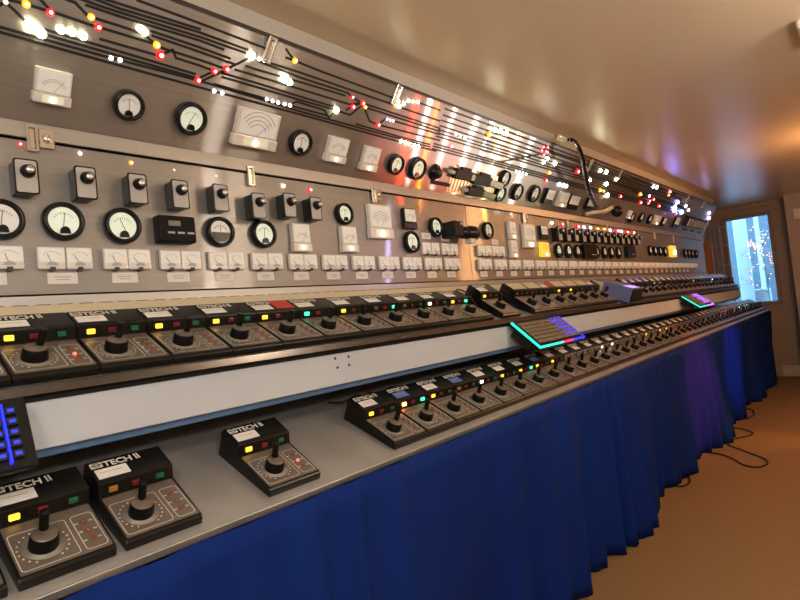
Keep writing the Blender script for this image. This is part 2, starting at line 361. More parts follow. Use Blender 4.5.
# ------------------------------------------------------------------ meters
_cache = {}
def cached(key, fn):
    if key not in _cache: _cache[key] = fn()
    return _cache[key]
def round_meter(frame, u, v, R, lit=False, half=False):
    k = round(R, 4)
    me = cached(('bez', k), lambda: MB().lathe([(0, .001), (R, .001), (R, .012), (R * .95, .019), (R * .84, .021), (R * .76, .017), (R * .73, .010), (0, .010)], 'black', 36).mesh('bezel'))
    o = fix('round_meter', me, frame, u, v)
    def dial():
        b = MB()
        b.plate(circ(0, 0, R * .725, 32), .0105, .0115, 'dialg' if lit else 'dial')
        for i in range(9):
            a = math.radians(35 + 110 * i / 8); c, s_ = math.cos(a), math.sin(a)
            b.ribbon([(R * .46 * c, R * .46 * s_ - R * .1), (R * .56 * c, R * .56 * s_ - R * .1)], R * .025, .0122, 'ink')
        return b.mesh('dial')
    put('dial', cached(('dial', k, lit), dial), o)
    a = random.uniform(-.45, .35)
    put('needle', cached(('ndl', k), lambda: MB().ribbon([(0, -R * .38), (0, R * .42)], R * .03, .013, 'ink').mesh('needle')), o, Matrix.Rotation(a, 4, 'Z'))
    if half: pc = cached(('pch', k), lambda: MB().plate([(-R * .66, -R * .05)] + circ(0, 0, R * .665, 16, PI, 2 * PI)[1:] + [(R * .66, -R * .05)], .012, .016, 'black').mesh('pivot_cover'))
    else: pc = cached(('pc', k), lambda: MB().plate([(R * .22 * math.cos(PI * i / 10), -R * .52 + R * .22 * math.sin(PI * i / 10)) for i in range(11)] + [(-R * .25, -R * .66), (R * .25, -R * .66)], .012, .0185, 'black').mesh('pivot_cover'))
    put('pivot_cover', pc, o)
    return o
def square_meter(frame, u, v, w, h, kind='clear', deep=.022):
    k = (kind, round(w, 3), round(h, 3), deep)
    hl = h * .30
    case = {'clear': 'clear', 'black': 'black', 'amber': 'yellowbox'}[kind]
    def body():
        b = MB(); b.box(-w * .49, w * .49, -h / 2, -h / 2 + hl, .0005, deep * .93, case, .003, seg=2); b.box(-w * .46, w * .46, -h / 2 + hl, h / 2, .0005, deep * .85, case, .003, seg=2)
        return b.mesh('case')
    o = fix('square_meter', cached(('sq',) + k, body), frame, u, v)
    def dial():
        b = MB(); z = deep * .85
        b.plate(rrect(0, hl / 2, w * .80, h - hl - h * .1, .002, 2), z, z + .001, 'dial' if kind != 'amber' else 'yellowbox')
        for r_ in ((.52, .44) if w < .1 else (.6, .5, .4, .3)):
            pts = [(w * .95 * r_ * math.cos(a) * .75, -h * .18 + w * r_ * math.sin(a) * .75) for a in [math.radians(35 + 110 * i / 10) for i in range(11)]]
            b.ribbon(pts, w * .014, z + .0016, 'inkl')
        b.ribbon([(0, -h * .15), (w * .25, h * .24)], w * .010, z + .002, 'inkl')
        return b.mesh('dial')
    put('dial', cached(('sqd',) + k, dial), o)
    if kind != 'black':
        put('lens_lamp', cached(('sql',) + k, lambda: MB().ball(min(w, h) * .085, 'lampw', Matrix.Translation((0, -h * .36, deep * .90)), 12).mesh('lens_lamp')), o)
        put('lens', cached(('sqe',) + k, lambda: MB().plate(rrect(0, -h / 2 + hl * .5, w * .55, hl * .7, .003, 3), deep * .93, deep * .93 + .001, 'glowc').mesh('lens')), o)
    return o
SW, SH = .0535, .049
def small_meter(u, v):
    def body(): return MB().box(-SW / 2, SW / 2, -SH / 2, SH / 2, .0005, .013, 'clear', .003, seg=2).mesh('case')
    o = fix('small_meter', cached('smb', body), MAIN, u, v)
    def dial():
        b = MB(); b.plate(rrect(0, .006, SW * .9, SH * .62, .002, 2), .013, .0136, 'dial')
        pts = [(.02 * math.cos(a), -.006 + .02 * math.sin(a)) for a in [math.radians(35 + 110 * i / 8) for i in range(9)]]
        b.ribbon(pts, .0008, .0142, 'inkl'); return b.mesh('dial')
    put('dial', cached('smd', dial), o)
    def piv():
        b = MB(); b.plate([(.011 * math.cos(PI * i / 8), -.016 + .008 * math.sin(PI * i / 8)) for i in range(9)], .0135, .0148, 'inkl')
        b.box(-.005, .005, -SH / 2 - .004, -SH / 2 + .005, .002, .015, 'ink'); return b.mesh('pivot')
    put('pivot', cached('smp', piv), o)
    put('needle', cached('smn', lambda: MB().ribbon([(0, 0), (0, .024)], .001, .0146, 'ink').mesh('needle')), o, Matrix.Translation((0, -.015, 0)) @ Matrix.Rotation(random.uniform(.3, .8), 4, 'Z'))
tagm = MB().box(-.030, .030, -.0125, .0125, .0004, .0012, 'paper').ribbon([(-.016, .003), (.016, .003)], .002, .0016, 'inkl').ribbon([(-.012, -.003), (.012, -.003)], .002, .0016, 'inkl').mesh('paper_tag')
pair_u = [.449 + .1335 * k for k in range(-1, 12)] + [2.172 + .1375 * k for k in range(0, 29)]
for i, u in enumerate(pair_u):
    v = .208 + H - Z0 - min(max(i, 0), 14) * .0006
    small_meter(u - .0277, v); small_meter(u + .0277, v)
    if i < 40: fix('paper_tag', tagm, MAIN, u - .006, v - .043)
for u in (1.777, 1.906, 2.178, 2.301):
    for s in (-1, 1): small_meter(u + s * .029, .263 + H - Z0)
for px in ((426, 236), (445, 238.5), (495, 242)):
    u, v = MAIN.hit(*px); fix('paper_tag', tagm, MAIN, u, v)
# round and square meters on the upright panel (u, v are read along the panel)
def mh(x, y): return MAIN.hit(x, y)
for x, y, R, lit, half in [(0, 220, .0425, 0, 0), (62, 222, .043, 1, 0), (121, 226.5, .0435, 1, 0), (218.3, 232.5, .042, 0, 1), (262, 234.5, .0415, 1, 0), (342.5, 214.5, .0375, 1, 0), (410, 242.5, .043, 1, 0), (434, 227.5, .041, 1, 0), (486, 231, .041, 0, 0)]:
    u, v = mh(x, y); round_meter(MAIN, u, v, R, bool(lit), bool(half))
for x, y, w, h, k in [(298.5, 238.5, .075, .088, 'clear'), (346.3, 240, .078, .088, 'clear'), (377.5, 222.5, .128, .124, 'clear'), (407, 219.5, .078, .080, 'black'), (510, 231, .070, .09, 'clear'), (511.5, 249.5, .07, .09, 'clear'), (527, 236.5, .135, .125, 'clear'), (541.5, 233, .085, .075, 'black'), (542.5, 250, .10, .078, 'amber')]:
    u, v = mh(x, y); square_meter(MAIN, u, v, w, h, k)
for u in (2.957, 3.09, 3.218, 3.515, 3.652, 3.779, 3.913): round_meter(MAIN, u, .279 + H - Z0 + (u - 2.957) * .008, .041, u < 3.2)
for u in (4.63, 4.761, 4.897, 5.04, 5.688, 5.82, 5.95, 6.1): round_meter(MAIN, u, .318 + H - Z0, .042, u < 5.1)
slotb = MB().box(-.10, .10, -.045, .045, .0005, .03, 'black', .004).box(.0, .07, -.022, -.018, .03, .031, 'inkl').mesh('blank_box')
for u, z, s in ((3.385, .283, 1), (4.139, .297, .9)):
    o = fix('blank_box', slotb, MAIN, u, z + H - Z0); o.scale = (s, s, s)
fix('amber_glow', MB().box(-.07, .07, -.05, .05, .0005, .03, 'yellowbox', .006).ball(.02, 'lampw', Matrix.Translation((0, -.01, .025))).mesh('amber_glow'), MAIN, 5.25, .325 + H - Z0)  # hinge whose yellow glow is put in as lit plastic

# meters on the leaning panel
def uh(x, y): return UPR.hit(x, y)
for x, y, R, lit in [(127.3, 104.5, .036, 0), (189.5, 118, .0425, 1), (299, 142.3, .0405, 0), (394.3, 164, .038, 1), (416, 168.3, .044, 1), (503.2, 178, .04, 0), (498.5, 193.5, .04, 1), (516, 191.5, .042, 0), (533, 193.5, .046, 0)]:
    u, v = uh(x, y); round_meter(UPR, u, v, R, bool(lit))
for x, y, w, h, k in [(51, 86, .076, .073, 'clear'), (254.3, 128.5, .152, .105, 'clear'), (334.5, 149, .095, .082, 'clear'), (368, 158, .085, .085, 'clear'), (547, 196, .10, .085, 'black'), (561, 199, .125, .085, 'clear'), (571.5, 201.5, .15, .085, 'black'), (588, 203.5, .11, .075, 'black'), (628, 214, .05, .06, 'clear'), (655.5, 219.5, .15, .075, 'clear'), (662, 221.5, .07, .075, 'black'), (675, 222, .15, .10, 'black')]:
    u, v = uh(x, y); square_meter(UPR, u, v, w, h, k)
for u, v in ((4.2, .055), (4.396, .0704), (4.6, .0712)): round_meter(UPR, u, v, .04, u > 4.3)
u, v = uh(434.3, 172); fix('selector_knob', MB().lathe([(0, .03), (.018, .03), (.022, .02), (.024, .004), (.034, .004), (.034, .001)], 'black', 24).mesh('selector_knob'), UPR, u, v)
u, v = uh(443, 184); fix('slot_plate', MB().box(-.085, .06, -.008, .008, .0005, .004, 'blackm', .002).mesh('slot_plate'), UPR, u, v)
# pale ribs shaped as reflected stripes, with the black lever switches
u, v = uh(477, 184)
b = MB(); b.box(-.21, .15, -.055, .055, .0005, .003, 'ivory')
for i in range(15): b.box(-.20 + i * .0235, -.188 + i * .0235, -.052, .052, .003, .007, 'ivory', .002)
fix('reflected_stripes', b.mesh('reflected_stripes'), UPR, u, v)
def lever(x, y, L, s):
    u, v = uh(x, y)
    b = MB(); b.box(-L * .42, L * .1, -.026 * s, .022 * s, .001, .026, 'blackm', .004); b.box(-L * .25, L * .05, .016 * s, .034 * s, .006, .022, 'blackm', .003)
    o = fix('lever_switch', b.mesh('lever_switch'), UPR, u, v)
    b = MB(); b.prism([(-.020 * s, .006), (.016 * s, .006), (.016 * s, .024), (-.020 * s, .024)], L * .08, L * .55, 'black', .004)
    put('handle', b.mesh('handle'), o, Matrix.Rotation(-.06, 4, 'Z'))
    put('end_cap', MB().lathe([(0, 0), (.009, 0), (.009, .04), (0, .04)], 'greyplate', 12, Matrix.Translation((-L * .42, 0, .014)) @ Matrix.Rotation(-PI / 2, 4, 'Y')).mesh('end_cap'), o)
lever(465, 174.5, .24, .9); lever(484, 180, .26, .95); lever(477, 191.5, .24, .85)
# vented switch rack at the far end
u0, v0 = 5.55, .125
b = MB(); b.box(0, .72, -.04, .055, .0005, .03, 'blackm', .004)
o = fix('switch_rack', b.mesh('switch_rack'), UPR, u0, v0 - .01)
for i in range(7): put('rack_switch', cached('rsw', lambda: MB().box(-.012, .012, -.03, .04, .03, .045, 'greyplate', .003).mesh('rack_switch')), o, Matrix.Translation((.06 + i * .1, 0, 0)))
for i in range(3): fix('slot', cached('slot', lambda: MB().box(-.07, .07, -.009, .009, .0005, .004, 'blackm', .003).mesh('slot')), UPR, 5.72 + i * .28, .043)

# ------------------------------------------------------------------ track diagram (black tape lines)
near = [
 [(-8, 29.7), (0, 32), (100, 60), (200, 87.5), (300, 114.3), (380, 136.5), (400, 141.8), (436, 151)],
 [(-8, 25), (0, 27), (100, 55), (197, 80), (205, 82.5), (260, 99), (300, 111.3), (380, 133.5), (430, 147)],
 [(-6, 8), (5, 2), (14, 10), (20, 16), (28, 24)], [(2, -2), (24, 3.5), (40, 8.5), (60, 14.5), (91, 25), (120, 33.5), (158, 45)], [(38, -3), (50, 10)],
 [(60, -3), (75, 2.5), (86, 14), (91, 17), (96, 18.5), (120, 26), (141, 33)], [(78, -2), (100, 6), (120, 12.5), (200, 37), (246, 53)], [(86, 5), (120, 16.5), (200, 40.6), (223.5, 49.5)],
 [(92, -2), (120, 8.7), (200, 32.5), (248, 50)], [(104, -1), (200, 29.2)], [(137, 0), (200, 23.3), (266, 48.5)], [(151, 31), (200, 47.5), (230, 58.5)], [(152, 35.5), (200, 52), (235, 64.5)],
 [(146, 36), (156, 45), (165, 49), (200, 60), (226, 69)], [(160, 55), (172.5, 50)], [(172.5, 49.5), (176, 58), (200, 65.6), (214, 71)], [(100, 39), (158, 55.5)], [(45, 29.5), (100, 45.6), (195, 74)], [(45, 34.5), (100, 50.5), (195, 77.5)],
 [(203, 80.5), (240, 62.5), (249, 57.5)], [(199, 78), (214, 71)], [(226, 70), (222, 73), (260, 84), (300, 96.5), (333, 106.5)], [(222, 77), (260, 88), (300, 100), (336, 110), (350, 115), (361, 106)], [(214, 84), (260, 97), (265, 98.5)],
 [(235, 69.5), (260, 77), (300, 89), (350, 104.5), (358, 103)], [(246, 66), (260, 70.5), (300, 82), (345, 95.5)], [(258, 61), (300, 77.5), (348, 93), (352, 97)], [(262, 60.5), (300, 72.5), (380, 100), (396, 105.5)],
 [(286, 49), (294, 60)], [(286, 57.5), (294, 60.5), (320, 71), (380, 93), (392, 97.5)], [(290, 105.5), (296, 101.5), (324, 110), (328.5, 117)], [(290, 105.5), (327, 115.5), (329, 117.5), (336, 110)], [(346, 110), (352, 106.5), (360, 103.5)],
 [(352, 97), (362, 103)], [(364, 107), (369.5, 121), (377, 124.5), (440, 140.5)], [(378, 124.5), (386, 118.5), (394, 121), (440, 134.5)], [(356, 124), (400, 136.8), (430, 144.5)],
 [(362, 103), (380, 108.8), (440, 128.3)], [(366, 107.5), (380, 112), (440, 131.5)], [(420, 103), (440, 110.3)], [(402, 108), (440, 121)],
]
def track(root, polys, w):
    b = MB()
    for p in polys: b.ribbon(p, w, .0008, 'blackm')
    put('track_diagram', b.mesh('track_diagram'), root, root.matrix_world.inverted() @ UPR.mat(0, 0, 0))
clampY = lambda pts, lo, hi: [(min(max(u, lo), hi), min(v, UPL - .006)) for u, v in pts]
NL = [clampY([uh(x, y) for x, y in p], YN + .02, YS - .01) for p in near]
lev = [(.1635, 1), (.174, 1), (.184, .8), (.213, 1), (.226, .9), (.239, .9), (.2545, .9), (.275, 1), (.295, 1), (.319, 1)]
NL += [[(1.76, l), (YS - .004, l)] for l, k in lev]
track(UN, NL, .0062)
FL = [[(YS + .004, l), (5.3 + .25 * math.sin(i * 2.3), l)] for i, (l, k) in enumerate(lev)]
FL += [[(2.26, .184), (2.42, .226), (2.60, .275)], [(2.9, .305), (3.9, .305)], [(3.1, .286), (5.2, .286)], [(3.2, .2645), (4.9, .2645)], [(3.0, .247), (4.4, .247)], [(3.3, .200), (5.0, .200)], [(3.6, .1935), (5.2, .1935)], [(4.0, .2325), (5.4, .2325)], [(4.2, .2195), (5.3, .2195)]]
b0 = track(UF, FL, .0085)
b = MB()
for u0_, u1_, l in ((2.85, 3.35, .262), (2.6, 3.0, .300), (3.3, 4.4, .178), (3.9, 5.0, .31)): b.ribbon([(u0_, l), (u1_, l)], .014, .0011, 'blackm')
put('track_band', b.mesh('track_band'), UF, UF.matrix_world.inverted() @ UPR.mat(0, 0, 0))

# ------------------------------------------------------------------ lamps
CORE = {'L_red': 'C_red', 'L_pink': 'C_red', 'L_yellow': 'C_yellow', 'L_blue': 'C_blue', 'L_violet': 'C_blue'}
def lampmesh(m, r):
    def f():
        b = MB(); b.lathe([(r, .0005), (r, r * .35)] + [(r * math.cos(a), r * .35 + r * .5 * math.sin(a)) for a in (.4, .8, 1.2)] + [(0, r * .85)], m, 14)
        if m in CORE: b.lathe([(r * .45, r * .6), (r * .45, r * .95), (r * .3, r * 1.15), (0, r * 1.2)], CORE[m], 12)
        return b.mesh('indicator_lamp')
    return cached(('lamp', m, round(r, 4)), f)
def lamp(frame, x, y, m, r):
    u, v = frame.hit(x, y)
    if frame is UPR: v = min(v, UPL - r - .002)
    fix('indicator_lamp', lampmesh(m, r * ((.85 if x < 540 else .7) if m == 'L_white' else .95 if m in ('L_red', 'L_yellow') else .8)), frame, u, v)
W, S, Y_, R_ = 'L_white', 'L_small', 'L_yellow', 'L_red'
for x, y, m, r in [(30, 25, W, .0125), (41, 33.5, W, .011), (61, 30, W, .009), (72, 32, W, .009), (83, 36, W, .0095), (140.5, 29, W, .0095), (145, 32.5, W, .008), (251, 55.5, W, .012), (284, 78, W, .014), (289, 82, W, .011), (336, 110, W, .0105),
  (5.5, 2, 'L_dim', .006), (111, 58, S, .006), (120, 60, S, .006), (214, 91, S, .006), (222, 93, S, .006), (259, 59, S, .006), (264, 60.5, S, .006), (266.5, 99, S, .006), (272.5, 101, S, .006), (278, 102.5, S, .006), (284.5, 104, S, .006), (290, 105.5, S, .006), (387, 119, S, .005), (390, 120, S, .005), (393, 120.8, S, .005),
  (398.5, 101.5, W, .005), (399.5, 106.5, W, .007), (404, 103.5, W, .006), (408.5, 100.8, W, .006), (413, 101.5, W, .005), (418, 102, W, .006), (401, 141, W, .007), (405, 142.3, W, .007), (409, 143.8, W, .007), (413.5, 145.3, W, .007), (418, 146.8, W, .007),
  (456, 134, W, .006), (460, 136, W, .006), (465, 138, W, .006), (494.5, 129.5, W, .011), (500, 131, W, .011), (506, 133, W, .011), (516, 171, S, .007), (519.2, 172, S, .007), (522.6, 173, S, .007), (526, 174, S, .007), (491, 155.5, S, .008), (495, 157, S, .008), (499, 158, S, .008),
  (26, 4, Y_, .008), (91, 17, Y_, .008), (156.5, 45, Y_, .009), (294.5, 60.5, Y_, .009), (365, 107, Y_, .007), (395, 105, Y_, .010), (488.5, 134, Y_, .013), (548.5, 172.5, Y_, .012), (599.5, 190, Y_, .014), (603, 191, Y_, .010), (639.5, 194, Y_, .016),
  (50, 12, R_, .008), (98, 27, R_, .0085), (160, 55, R_, .011), (197.5, 80, R_, .009), (214, 71, R_, .009), (226, 69, R_, .009), (352, 97, R_, .0075), (352.5, 106.5, R_, .009), (362.3, 103, R_, .009), (377.5, 124.5, R_, .010), (451, 146, 'L_pink', .010),
  (541, 150, R_, .008), (543, 147, 'L_pink', .008), (545, 151, R_, .009), (543, 154.5, R_, .008), (547, 147, R_, .008), (547.5, 152, 'L_pink', .007), (545, 180, R_, .012), (576.5, 171, R_, .017), (619.5, 196, R_, .014), (639.5, 202, R_, .016), (648.5, 200.5, R_, .014), (648, 203, 'L_pink', .012), (652.5, 199, R_, .015), (658, 205.7, R_, .015), (669, 191.5, 'L_pink', .018), (668, 195, Y_, .012),
  (547.5, 158.5, W, .012), (543.5, 162, W, .013), (554.5, 163.5, W, .016), (559, 184.3, S, .014), (563, 185, S, .014), (566, 186, S, .013), (590, 180, W, .013), (600, 170.5, W, .017), (606, 172, W, .017), (616, 179, W, .016), (606, 184, W, .018), (607, 195, W, .02), (653, 186.2, S, .017), (656.5, 187.2, S, .017),
  (677, 202, 'L_violet', .02), (674, 207, 'L_blue', .024), (674, 210, 'L_violet', .024), (681, 212, 'L_blue', .024), (675, 213, R_, .015), (685.5, 206, S, .018), (688.5, 210, S, .015), (649, 196, 'L_violet', .012), (709, 213, S, .02), (708.5, 218, 'L_violet', .02), (694, 220, S, .018), (698.5, 221, S, .018), (702, 222.5, S, .016)]:
    lamp(UPR, x, y, m, r)
for x, y, m, r in [(20, 144.5, R_, .005), (80, 153.5, S, .0045), (131, 163, Y_, .0055), (174, 170, 'L_dim', .004), (216, 176, 'L_dim', .004), (283.5, 186, W, .005), (309.5, 190.3, R_, .0085), (552, 223, W, .009), (561, 224.5, R_, .012), (576.5, 227, R_, .017), (584, 227.5, S, .012), (590.5, 227.8, S, .011), (610, 230.5, S, .012), (615.7, 231.3, R_, .017), (621, 231.6, 'L_violet', .012), (625.5, 232.6, R_, .018), (632, 233, R_, .018), (597, 229, Y_, .012), (603.5, 229.5, Y_, .012)]:
    lamp(MAIN, x, y, m, r)

# ------------------------------------------------------------------ latches on the rails
lat = MB().box(-.018, -.011, -.035, .035, .002, .010, 'clipm', .002).box(.003, .010, -.035, .035, .002, .010, 'clipm', .002).box(-.018, .010, .026, .035, .002, .008, 'clipm', .001).box(-.018, .010, -.035, -.028, .002, .008, 'clipm', .001).box(-.010, .002, -.026, .024, .0015, .003, 'clipm', .0005).mesh('strap')
hook = MB().box(.013, .050, -.022, .028, .001, .004, 'clipm', .0015).lathe([(0, .012), (.009, .011), (.012, .006), (.012, .003)], 'clipm', 16, Matrix.Translation((.031, .003, 0))).mesh('catch')
places = ['above the first rotary switch', 'above the fifth rotary switch', 'above the large clear meter', 'right of the black stub box', 'above the crowded black switches', 'above the far amber lights', 'above the slim lit meters', 'at the far amber glow']
for i, (x, y, hk, f) in enumerate([(33, 141, 1, MAIN), (250.5, 178, 0, MAIN), (373, 196.5, 1, MAIN), (523, 219, 1, MAIN), (567, 226, 0, MAIN), (606, 228, 0, MAIN), (653.5, 236, 0, MAIN), (672.5, 240, 0, MAIN)]):
    u, v = f.hit(x, y)
    o = empty('panel_latch', f.mat(u, v + .004, .004), 'shiny metal latch across the rail gap ' + places[i], 'latch', 'latches on the rail gap')
    s = .8 + .12 * max(0, u - 2); o.scale = (s, .85, .8)
    put('strap', lat, o)
    if hk: put('catch', hook, o)
places = ['nearest the camera', 'beside the row of white lamps', 'behind the gooseneck lamp', 'beyond the gooseneck lamp', 'second from the far end', 'at the far end']
for i, (x, y) in enumerate([(271, 42), (397, 91), (589, 165), (619, 174), (687, 198), (703, 203)]):
    u, v = uh(x, y); v = min(v, UPL - .03)
    o = empty('panel_latch', UPR.mat(u, v, .003, -.12), 'shiny metal latch on the leaning panel top edge, ' + places[i], 'latch', 'latches on the top edge')
    put('strap', lat, o)

# ------------------------------------------------------------------ rotary switch boxes
def kbox():
    b = MB(); b.box(-.024, .022, -.043, .040, .0008, .042, 'black', .004, seg=2); me1 = b.mesh('box')
    b = MB(); b.plate(rrect(0, 0, .054, .088, .007), .042, .046, 'black'); b.plate(rrect(0, 0, .046, .080, .005), .046, .047, 'greyplate'); me2 = b.mesh('face_plate')
    b = MB(); b.lathe([(.0195, 0), (.0195, .004), (.0165, .007), (.0150, .020), (.0105, .020)], 'black', 28); me3 = b.mesh('knob')
    me4 = MB().lathe([(.0105, .016), (.0105, .024), (.0098, .025), (0, .025)], 'silver', 24).mesh('knob_cap')
    return me1, me2, me3, me4
K = kbox()
def rotary(u, v, label, s=.84):
    o = empty('rotary_switch', MAIN.mat(u, v, 0, 0), label, 'switch', 'boxed rotary switches on the meter panel'); o.scale = (s, s, .95)
    put('box', K[0], o); put('face_plate', K[1], o); k = put('knob', K[2], o, Matrix.Translation((.002, .012, .0472)) @ Matrix.Diagonal((.86, .86, .9, 1))); put('knob_cap', K[3], k)
lab = ['under the red lamp beside the shiny latch', 'under the small white lamp', 'under the amber lamp', 'above the black digital clock', 'above the half black round meter', 'touching the round lit meter below it', 'under the pale yellow lamp', 'under the bright red lamp']
for i, (x, y) in enumerate([(27, 177.5), (86.5, 184), (138.5, 190), (181, 195.5), (221.5, 199), (259.5, 207), (290.5, 206.5), (316.5, 210)]):
    u, v = MAIN.hit(x, y - 1.5, .046); rotary(u, v, 'black boxed rotary switch with grey face, ' + lab[i])
for i in range(13):
    u = 2.93 + .112 * i; rotary(u, .372 + H - Z0 - .002 * (i % 2) + i * .0015, 'black boxed rotary switch in the crowded far row, %s from its near end' % ordw(i + 1), .95)

# ------------------------------------------------------------------ clock and stub box
u, v = MAIN.hit(178, 229, .032)
ck = empty('digital_clock', MAIN.mat(u, v, 0), 'black digital clock box with grey display fixed beside round meters', 'clock')
put('case', MB().box(-.049, .049, -.034, .034, .0008, .032, 'clockm', .004, seg=2).mesh('case'), ck)
put('display', MB().plate(rrect(-.008, .014, .032, .013, .002), .032, .0328, 'lcd').mesh('display'), ck)
for i in range(3): put('button_legend', MB().box(-.027 + i * .026, -.009 + i * .026, -.012, -.007, .032, .0327, 'inkl').mesh('button_legend'), ck)
u, v = MAIN.hit(459, 229, .07)
sb = empty('junction_box', MAIN.mat(u, v, 0), 'black box with stub barrel sticking out of the steel panel above the small meters', 'box')
put('box', MB().box(-.034, .03, -.030, .034, .0008, .075, 'blackm', .004).mesh('box'), sb)
put('barrel', MB().lathe([(0, 0), (.024, 0), (.026, .01), (.026, .06), (.031, .062), (.031, .10), (0, .10)], 'black', 24, Matrix.Translation((.035, -.01, .055)) @ Matrix.Rotation(PI / 2, 4, 'Y')).mesh('barrel'), sb)
put('plug', MB().box(.075, .115, -.055, -.035, .04, .075, 'paper', .004).mesh('plug'), sb)
put('screw', MB().lathe([(0, .004), (.006, .003), (.007, 0)], 'silver', 10, Matrix.Translation((.012, .022, .075))).mesh('screw'), sb)

# ------------------------------------------------------------------ gooseneck lamp reaching over the leaning panel
pts = [(566, 140), (571, 139.5), (575, 142), (579, 148), (582.5, 156), (584.5, 164), (585.8, 173), (587, 182), (589, 190), (592, 198), (596.5, 206), (600, 211)]
P3 = []
for i, (x, y) in enumerate(pts):
    off = .012 + .10 * math.sin(PI * i / (len(pts) - 1)); d = ray(x, y); o_ = UPR.o + UPR.n * off - EYE
    P3.append(EYE + d * (o_.dot(UPR.n) / d.dot(UPR.n)))
g = empty('gooseneck_lamp', Matrix.Translation(P3[-1]), 'black and chrome gooseneck lamp arching over the leaning panel', 'lamp')
g.matrix_world = Matrix.Translation(P3[-1]); L0 = Vector(P3[-1])
put('neck', MB().tube([p - L0 for p in P3], .011, 'black', 10).mesh('neck'), g)
hp = [p - L0 + Vector((-.006, -.012, .002)) for p in P3[2:]]  # thin chrome tube shaped as the highlight on the neck
tag(put('neck_highlight', MB().tube(hp, .006, 'chrome', 8).mesh('neck_highlight'), g), 'highlight along the neck, shaped as a chrome tube').name = 'neck_glint'
put('head', MB().tube([P3[0] - L0 + Vector((0, -.10, .0)), P3[0] - L0, P3[1] - L0], .016, 'ivory', 10, .012).mesh('head'), g)
def up3(x, y, off): d = ray(x, y); o_ = UPR.o + UPR.n * off - EYE; return EYE + d * (o_.dot(UPR.n) / d.dot(UPR.n))
put('base_arm', MB().tube([up3(586, 214, .02) - L0, up3(596, 212, .03) - L0, up3(605, 211.5, .03) - L0, up3(612, 207.5, .03) - L0], .013, 'ivory', 10).mesh('base_arm'), g)
put('base_clamp', MB().ball(.038, 'black', Matrix.Translation(up3(617, 211.5, .04) - L0), 14).mesh('base_clamp'), g)

# ------------------------------------------------------------------ shelves and desk
A_U, A_L = math.radians(21), math.radians(22)
FU = Vector((-1.10, 0, H - .047)); FLo = Vector((-.985, 0, H - .339))
def sloped(front, ang):                               # local x along the console, y up the slope, z off it
    Mx = Matrix(((0, -math.cos(ang), math.sin(ang)), (1, 0, 0), (0, math.sin(ang), math.cos(ang)))).to_4x4(); Mx.translation = front; return Mx
TU, TL = sloped(FU, A_U), sloped(FLo, A_L)
us = empty('upper_shelf', Matrix.Translation((FU.x, YN, FU.z)), 'long sloping metal shelf under the meter panel carrying the upper row of throttle boxes', 'shelf')
inv = Matrix.Translation((FU.x, YN, FU.z)).inverted()
put('shelf_sheet', uvxy(MB().box(YN, 6.62, -.012, .262, -.006, -.0005, 'rail').mesh('shelf_sheet')), us, inv @ TU)
b = MB(); Z = FU.z
b.prism([(-1.084 , 0), (-1.081, 0), (-1.081, 0)][:0] or [(1.0895, Z - .001), (1.0865, Z - .002), (1.0845, Z - .017), (1.0875, Z - .017)], YN, 6.62, 'lip')
me = b.mesh('front_lip'); 
for v_ in me.vertices: x, y, z = v_.co; v_.co = (-y, x, z)
put('front_lip', uvpanel(me), us, inv)
b = MB(); b.prism([(1.346, H + .106), (1.326, H + .105), (1.289, H + .056), (1.289, H + .042), (1.346, H + .045)], YN, 6.6, 'creamb')
me = b.mesh('back_ledge')
for v_ in me.vertices: x, y, z = v_.co; v_.co = (-y, x, z)
tag(put('back_ledge', me, us, inv), 'cream ledge at the back of the shelf')
b = MB()
for i in range(160): b.box(-1.343, -1.329, YN + .02 + i * .042, YN + .045 + i * .042, H + .1055, H + .1068, 'blackm')
tag(put('slots', b.mesh('slots'), us, inv), 'row of dark slots along the ledge')
put('fascia_board', MB().box(-1.122, -1.106, .20, 6.72, H - .160, H - .078, 'fascia', .0015).mesh('fascia_board'), us, inv)
for px in ((335, 358.5), (348.5, 356.5), (337.5, 367.5), (349, 365)):
    d = ray(*px); q = EYE + d * (-1.106 / d.x)
    put('screw', cached('scr', lambda: MB().lathe([(0, .002), (.0035, .0015), (.004, 0)], 'ink', 8, Matrix.Rotation(PI / 2, 4, 'Y')).mesh('screw')), us, inv @ Matrix.Translation(q))
put('shade_strip', MB().box(-1.14, -1.112, YN, 6.70, H - .079, H - .060, 'blackm').mesh('shade_strip'), us, inv)  # black strip stands in for the shade under the lip
put('under_rail', MB().box(-1.135, -1.120, YN, 6.70, H - .176, H - .160, 'blue_rail', .002).mesh('under_rail'), us, inv)
put('under_tray', MB().box(-1.34, -1.14, YN, 6.6, H - .10, H - .094, 'blackm').mesh('under_tray'), us, inv)
ld = empty('lower_desk', Matrix.Translation((FLo.x, YN, FLo.z)), 'long sloping metal desk along the wall carrying the lower row of throttle boxes', 'desk')
inv2 = Matrix.Translation((FLo.x, YN, FLo.z)).inverted()
put('desk_sheet', MB().box(YN, 7.42, -.022, .52, -.006, -.0005, 'desk').mesh('desk_sheet'), ld, inv2 @ TL)
put('edge_strip', MB().box(YN, 7.42, -.026, -.0225, -.016, .0, 'rail', .001).mesh('edge_strip'), ld, inv2 @ TL)
uvxy(ld.children[-1].data)
put('end_board', MB().box(-1.38, -1.0, 7.385, 7.40, .02, .76, 'blackm').mesh('end_board'), ld, inv2)

